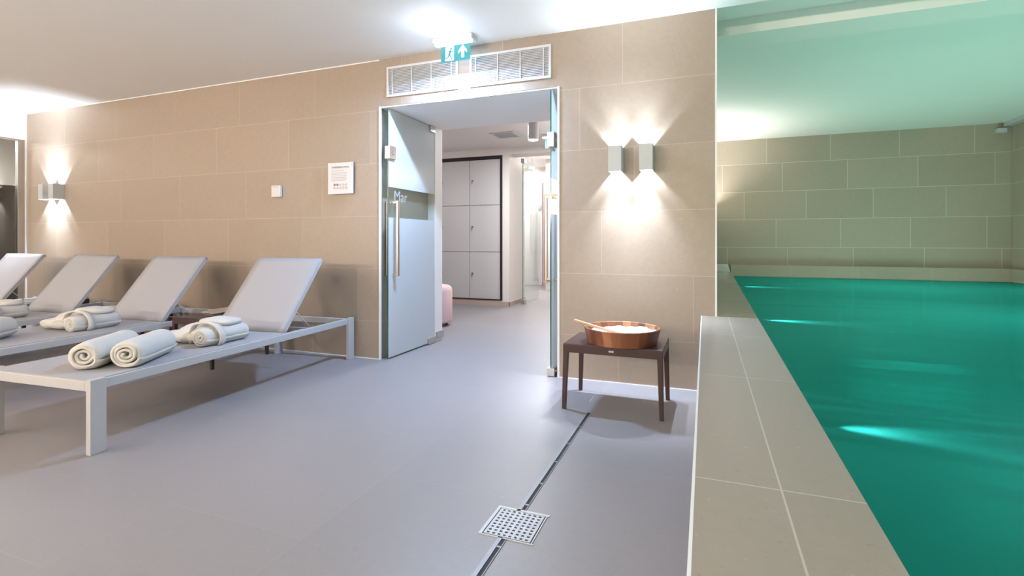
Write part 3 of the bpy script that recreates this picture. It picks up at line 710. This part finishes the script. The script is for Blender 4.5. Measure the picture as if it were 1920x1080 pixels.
# ------------------------------------------------------------------ towels
def rolled_towel(loc, rz, label, length=0.46, rad=0.078, seed=0, squash=0.93):
    """one terry sheet rolled up: a thick spiral band swept along its length"""
    m = MB(); turns = 3.6; n = 120; ny = 24; th = 0.0175
    def cl(t):
        a = t*turns*2*PI; rr = 0.010+(rad-th/2-0.010)*t
        wob = 1+0.05*noise.noise(Vector((math.cos(a)*1.3+seed, math.sin(a)*1.3, t*3)))
        return a+2.2, rr*wob
    rings = []
    for j in range(ny+1):
        v = j/ny; y = v*length
        endr = min(v, 1-v)*length; rnd = 1.0 - 0.16*math.exp(-endr/0.018)
        prof_o, prof_i = [], []
        for i in range(n+1):
            t = i/n; a, rr = cl(t)
            hw = th*0.47*min(1, 0.35+ (1-t)*12)*rnd
            wz = 0.0030*noise.noise(Vector((a*0.8+seed*3, y*9, t*5)))
            off = 0.010*noise.noise(Vector((t*7+seed, 0.3, 0)))*(1 if j == 0 else 0)
            for s, lst in ((1, prof_o), (-1, prof_i)):
                r_ = (rr + s*hw)*(rnd if t > 0.72 else 1) + wz
                x = r_*math.cos(a)*1.05; z = r_*math.sin(a)
                if z < -rad*0.80: z = -rad*0.80+(z+rad*0.80)*0.25
                lst.append(m.bm.verts.new((x, y+off, z*squash+rad*0.86*squash)))
        rings.append((prof_o, prof_i))
    for j in range(ny):
        A, B = rings[j], rings[j+1]
        for i in range(n):
            m.bm.faces.new([A[0][i], A[0][i+1], B[0][i+1], B[0][i]]); m.bm.faces.new([A[1][i], B[1][i], B[1][i+1], A[1][i+1]])
        for i in (0, n): m.bm.faces.new([A[0][i], B[0][i], B[1][i], A[1][i]])
    for A in (rings[0], rings[-1]):
        for i in range(n): m.bm.faces.new([A[0][i], A[0][i+1], A[1][i+1], A[1][i]])
    o = m.build('rolled_towel', M['towel'], None, smooth=True); o.location = loc; o.rotation_euler = (0, 0, rz)
    tag(o, label, 'towel', 'rolled white towels on loungers'); return o
TZ = 0.349
rolled_towel((-2.762, 1.700, TZ), R(32), 'rolled white towel at the foot of the nearest lounger, right one of the two', 0.41, 0.088, 1)
rolled_towel((-2.922, 1.600, TZ), R(32), 'rolled white towel at the foot of the nearest lounger, left one of the two', 0.41, 0.088, 5)
rolled_towel((-4.255, 1.67, TZ), R(35), 'rolled white towel on the second lounger, cut by the left picture edge', 0.41, 0.088, 9)
def folded_robe(loc, rz, label, seed=0, scale=1.0, belt_on=True):
    """folded bathrobe: lofted bundle with lumps, a rolled front and a belt round it"""
    r = empty('folded_robe', loc, rz); r.scale = (scale,)*3
    tag(r, label, 'bathrobe', 'folded white bathrobes on loungers')
    def blob(name, x0, x1, y0, y1, h, sd, fold=0.010, ex=3.0):
        m = MB(); nu, nv = 48, 40; hw, hl = (x1-x0)/2, (y1-y0)/2; cx, cy = (x0+x1)/2, (y0+y1)/2
        rows = []
        for i in range(nv+1):
            ph = -PI/2+PI*i/nv; rw = []
            for j in range(nu):
                th_ = 2*PI*j/nu
                sg = lambda q, e: math.copysign(abs(q)**e, q)
                e1, e2 = 2/ex, 2/ex
                x = hw*sg(math.cos(ph), e1)*sg(math.cos(th_), e2); z = h/2*sg(math.cos(ph), e1)*sg(math.sin(th_), 0.8); y = hl*sg(math.sin(ph), e1)
                q = Vector((x*9+sd, y*5, z*9)); dd = noise.noise(q)*fold + noise.noise(q*2.7)*fold*0.45
                v = Vector((x, y, z)); k = 1+dd/max(0.03, v.length)
                v = v*k; v.z = max(v.z, -h/2)
                rw.append(m.bm.verts.new((cx+v.x, cy+v.y, v.z+h/2)))
            rows.append(rw)
        for a, b in zip(rows, rows[1:]):
            for j in range(nu): m.bm.faces.new((a[j], a[(j+1) % nu], b[(j+1) % nu], b[j]))
        bmesh.ops.remove_doubles(m.bm, verts=m.bm.verts, dist=0.0004)
        return m.build(name, M['towel'], r, smooth=True)
    blob('folded_body', -0.30, 0.03, -0.12, 0.17, 0.118, seed, 0.026, 2.5)
    blob('folded_body', -0.36, -0.02, -0.16, 0.08, 0.078, seed+4, 0.024, 2.5)
    blob('top_fold', -0.20, 0.085, -0.03, 0.17, 0.060, seed+8, 0.016, 2.6).location = (0, 0, 0.092)
    # rolled front part
    m = MB(); n = 90; ny = 14; rad = 0.066; th = 0.019; rings = []
    for j in range(ny+1):
        y = -0.17+0.33*j/ny; O, I = [], []
        rnd = 1-0.12*math.exp(-min(j, ny-j)*0.9)
        for i in range(n+1):
            t = i/n; a = t*2.8*2*PI+1.0; rr = 0.008+(rad-0.017)*t
            for s, l in ((1, O), (-1, I)):
                q = rr+s*th*0.48*min(1, 0.3+(1-t)*10)
                q += 0.004*noise.noise(Vector((a*0.7+seed, y*8, t*4)))
                q *= (rnd if t > 0.65 else 1)
                x = q*math.cos(a)*1.1; z = q*math.sin(a)
                z = max(z, -rad*0.86)
                l.append(m.bm.verts.new((0.045+x, y, z+rad*0.86)))
        rings.append((O, I))
    for A, B in zip(rings, rings[1:]):
        for i in range(n):
            m.bm.faces.new([A[0][i], A[0][i+1], B[0][i+1], B[0][i]]); m.bm.faces.new([A[1][i], B[1][i], B[1][i+1], A[1][i+1]])
        for i in (0, n): m.bm.faces.new([A[0][i], B[0][i], B[1][i], A[1][i]])
    for A in (rings[0], rings[-1]):
        for i in range(n): m.bm.faces.new([A[0][i], A[0][i+1], A[1][i+1], A[1][i]])
    m.build('rolled_front', M['towel'], r, smooth=True)
    # belt laid round the bundle and tucked back over its top
    def ribbon(name, pts, wd, th_):
        P = [Vector(p) for p in pts]; Q = []
        for a in range(len(P)-1):
            p0 = P[max(a-1, 0)]; p1 = P[a]; p2 = P[a+1]; p3 = P[min(a+2, len(P)-1)]
            for k in range(8):
                t = k/8; Q.append(0.5*((2*p1)+(p2-p0)*t+(2*p0-5*p1+4*p2-p3)*t*t+(3*p1-p0-3*p2+p3)*t**3))
        Q.append(P[-1]); m = MB(); rr = []
        for k, q in enumerate(Q):
            d = (Q[min(k+1, len(Q)-1)]-Q[max(k-1, 0)]).normalized(); a = Vector((0, 1, 0)); a = (a-d*a.dot(d)).normalized() if abs(d.y) < 0.95 else Vector((1, 0, 0))
            nn = d.cross(a).normalized()
            rr.append([m.bm.verts.new(q+a*wd/2*u+nn*th_/2*v) for u, v in ((-1, -1), (1, -1), (1, 1), (-1, 1))])
        for A, B in zip(rr, rr[1:]):
            for k in range(4): m.bm.faces.new((A[k], A[(k+1) % 4], B[(k+1) % 4], B[k]))
        m.bm.faces.new(rr[0]); m.bm.faces.new(rr[-1][::-1])
        return m.build(name, M['towel'], r, smooth=True)
    ribbon('belt', [(-0.10, -0.100, 0.004), (-0.118, -0.095, 0.05), (-0.095, -0.09, 0.115), (-0.03, -0.085, 0.136), (0.03, -0.08, 0.138), (0.085, -0.075, 0.118), (0.118, -0.07, 0.075), (0.122, -0.07, 0.03), (0.105, -0.07, 0.005)], 0.042, 0.008)
folded_robe((-2.945, 2.37, TZ), R(2), 'folded white bathrobe with belt on the nearest lounger, below its backrest', 1, 0.98)
folded_robe((-4.30, 2.40, TZ), R(4), 'folded white bathrobe with belt in the middle of the second lounger', 13, 0.98)
folded_robe((-5.54, 2.42, TZ), R(4), 'folded white bathrobe on the third lounger at the left picture edge', 31, 0.98)
# ------------------------------------------------------------------ tub
BC = (-0.470, 3.085, 0.391)
r = empty('wooden_tub', BC); tag(r, 'round wooden tub of varied staves filled with white salt on the stool', 'tub')
m = MB(); m.lathe([(0.196, 0.0), (0.204, 0.001), (0.226, 0.088), (0.224, 0.091), (0.212, 0.091), (0.209, 0.088), (0.192, 0.014), (0.0005, 0.014)], n=96)
m.build('staves', M['tub'], r, smooth=False)
m = MB(); n = 64; rg = [m.bm.verts.new((0, 0, 0.052))]; rows = []
for k in range(1, 11):
    rr = 0.0201*k
    rows.append([m.bm.verts.new((min(rr, 0.202)*math.cos(2*PI*i/n), min(rr, 0.202)*math.sin(2*PI*i/n), 0.060+0.020*noise.noise(Vector((rr*14*math.cos(2*PI*i/n)+3, rr*14*math.sin(2*PI*i/n), 0.4)))+0.008*noise.noise(Vector((rr*60*math.cos(2*PI*i/n)+3, rr*60*math.sin(2*PI*i/n), 0.4)))+0.006*math.cos(2*PI*i/n))) for i in range(n)])
for i in range(n): m.bm.faces.new((rg[0], rows[0][i], rows[0][(i+1) % n]))
for a, b in zip(rows, rows[1:]):
    for i in range(n): m.bm.faces.new((a[i], b[i], b[(i+1) % n], a[(i+1) % n]))
sl = m.build('sea_salt', M['salt'], None, smooth=True); sl.location = BC; sl['kind'] = 'stuff'; sl['label'] = 'white salt filling the wooden tub'; sl['category'] = 'salt'
r = empty('wooden_scoop', (-0.50, 3.05, 0.465)); tag(r, 'pale wooden scoop leaning in the salt tub with its handle over the rim', 'scoop')
m = MB(); m.tube((-0.235, -0.085, 0.060), (0.03, -0.025, -0.018), 0.0085, 0.0095, n=16); m.build('handle', M['stick'], r, 0.001, smooth=True)
m = MB(); m.lathe([(0.001, -0.010), (0.022, -0.006), (0.034, 0.004), (0.036, 0.010), (0.032, 0.009), (0.020, -0.001), (0.001, -0.005)], (0.055, -0.02, -0.014), 28); m.build('bowl', M['stick'], r, smooth=True)
# ------------------------------------------------------------------ pouf in the locker room
r = empty('pink_pouf', (-3.00, 5.28, 0)); tag(r, 'pink upholstered pouf on dark feet peeking past the left door', 'pouf')
m = MB(); prof = [(0.001, 0.035), (0.17, 0.035), (0.192, 0.045), (0.202, 0.07), (0.204, 0.41), (0.196, 0.45), (0.165, 0.475), (0.10, 0.485), (0.001, 0.488)]
m.lathe(prof, n=48); m.build('upholstery', M['pink'], r, smooth=True)
for k in range(4):
    a = k*PI/2+PI/4; m = MB(); m.tube((0.14*math.cos(a), 0.14*math.sin(a), 0.0), (0.14*math.cos(a), 0.14*math.sin(a), 0.04), 0.016, n=12); m.build('foot', M['frame'], r)
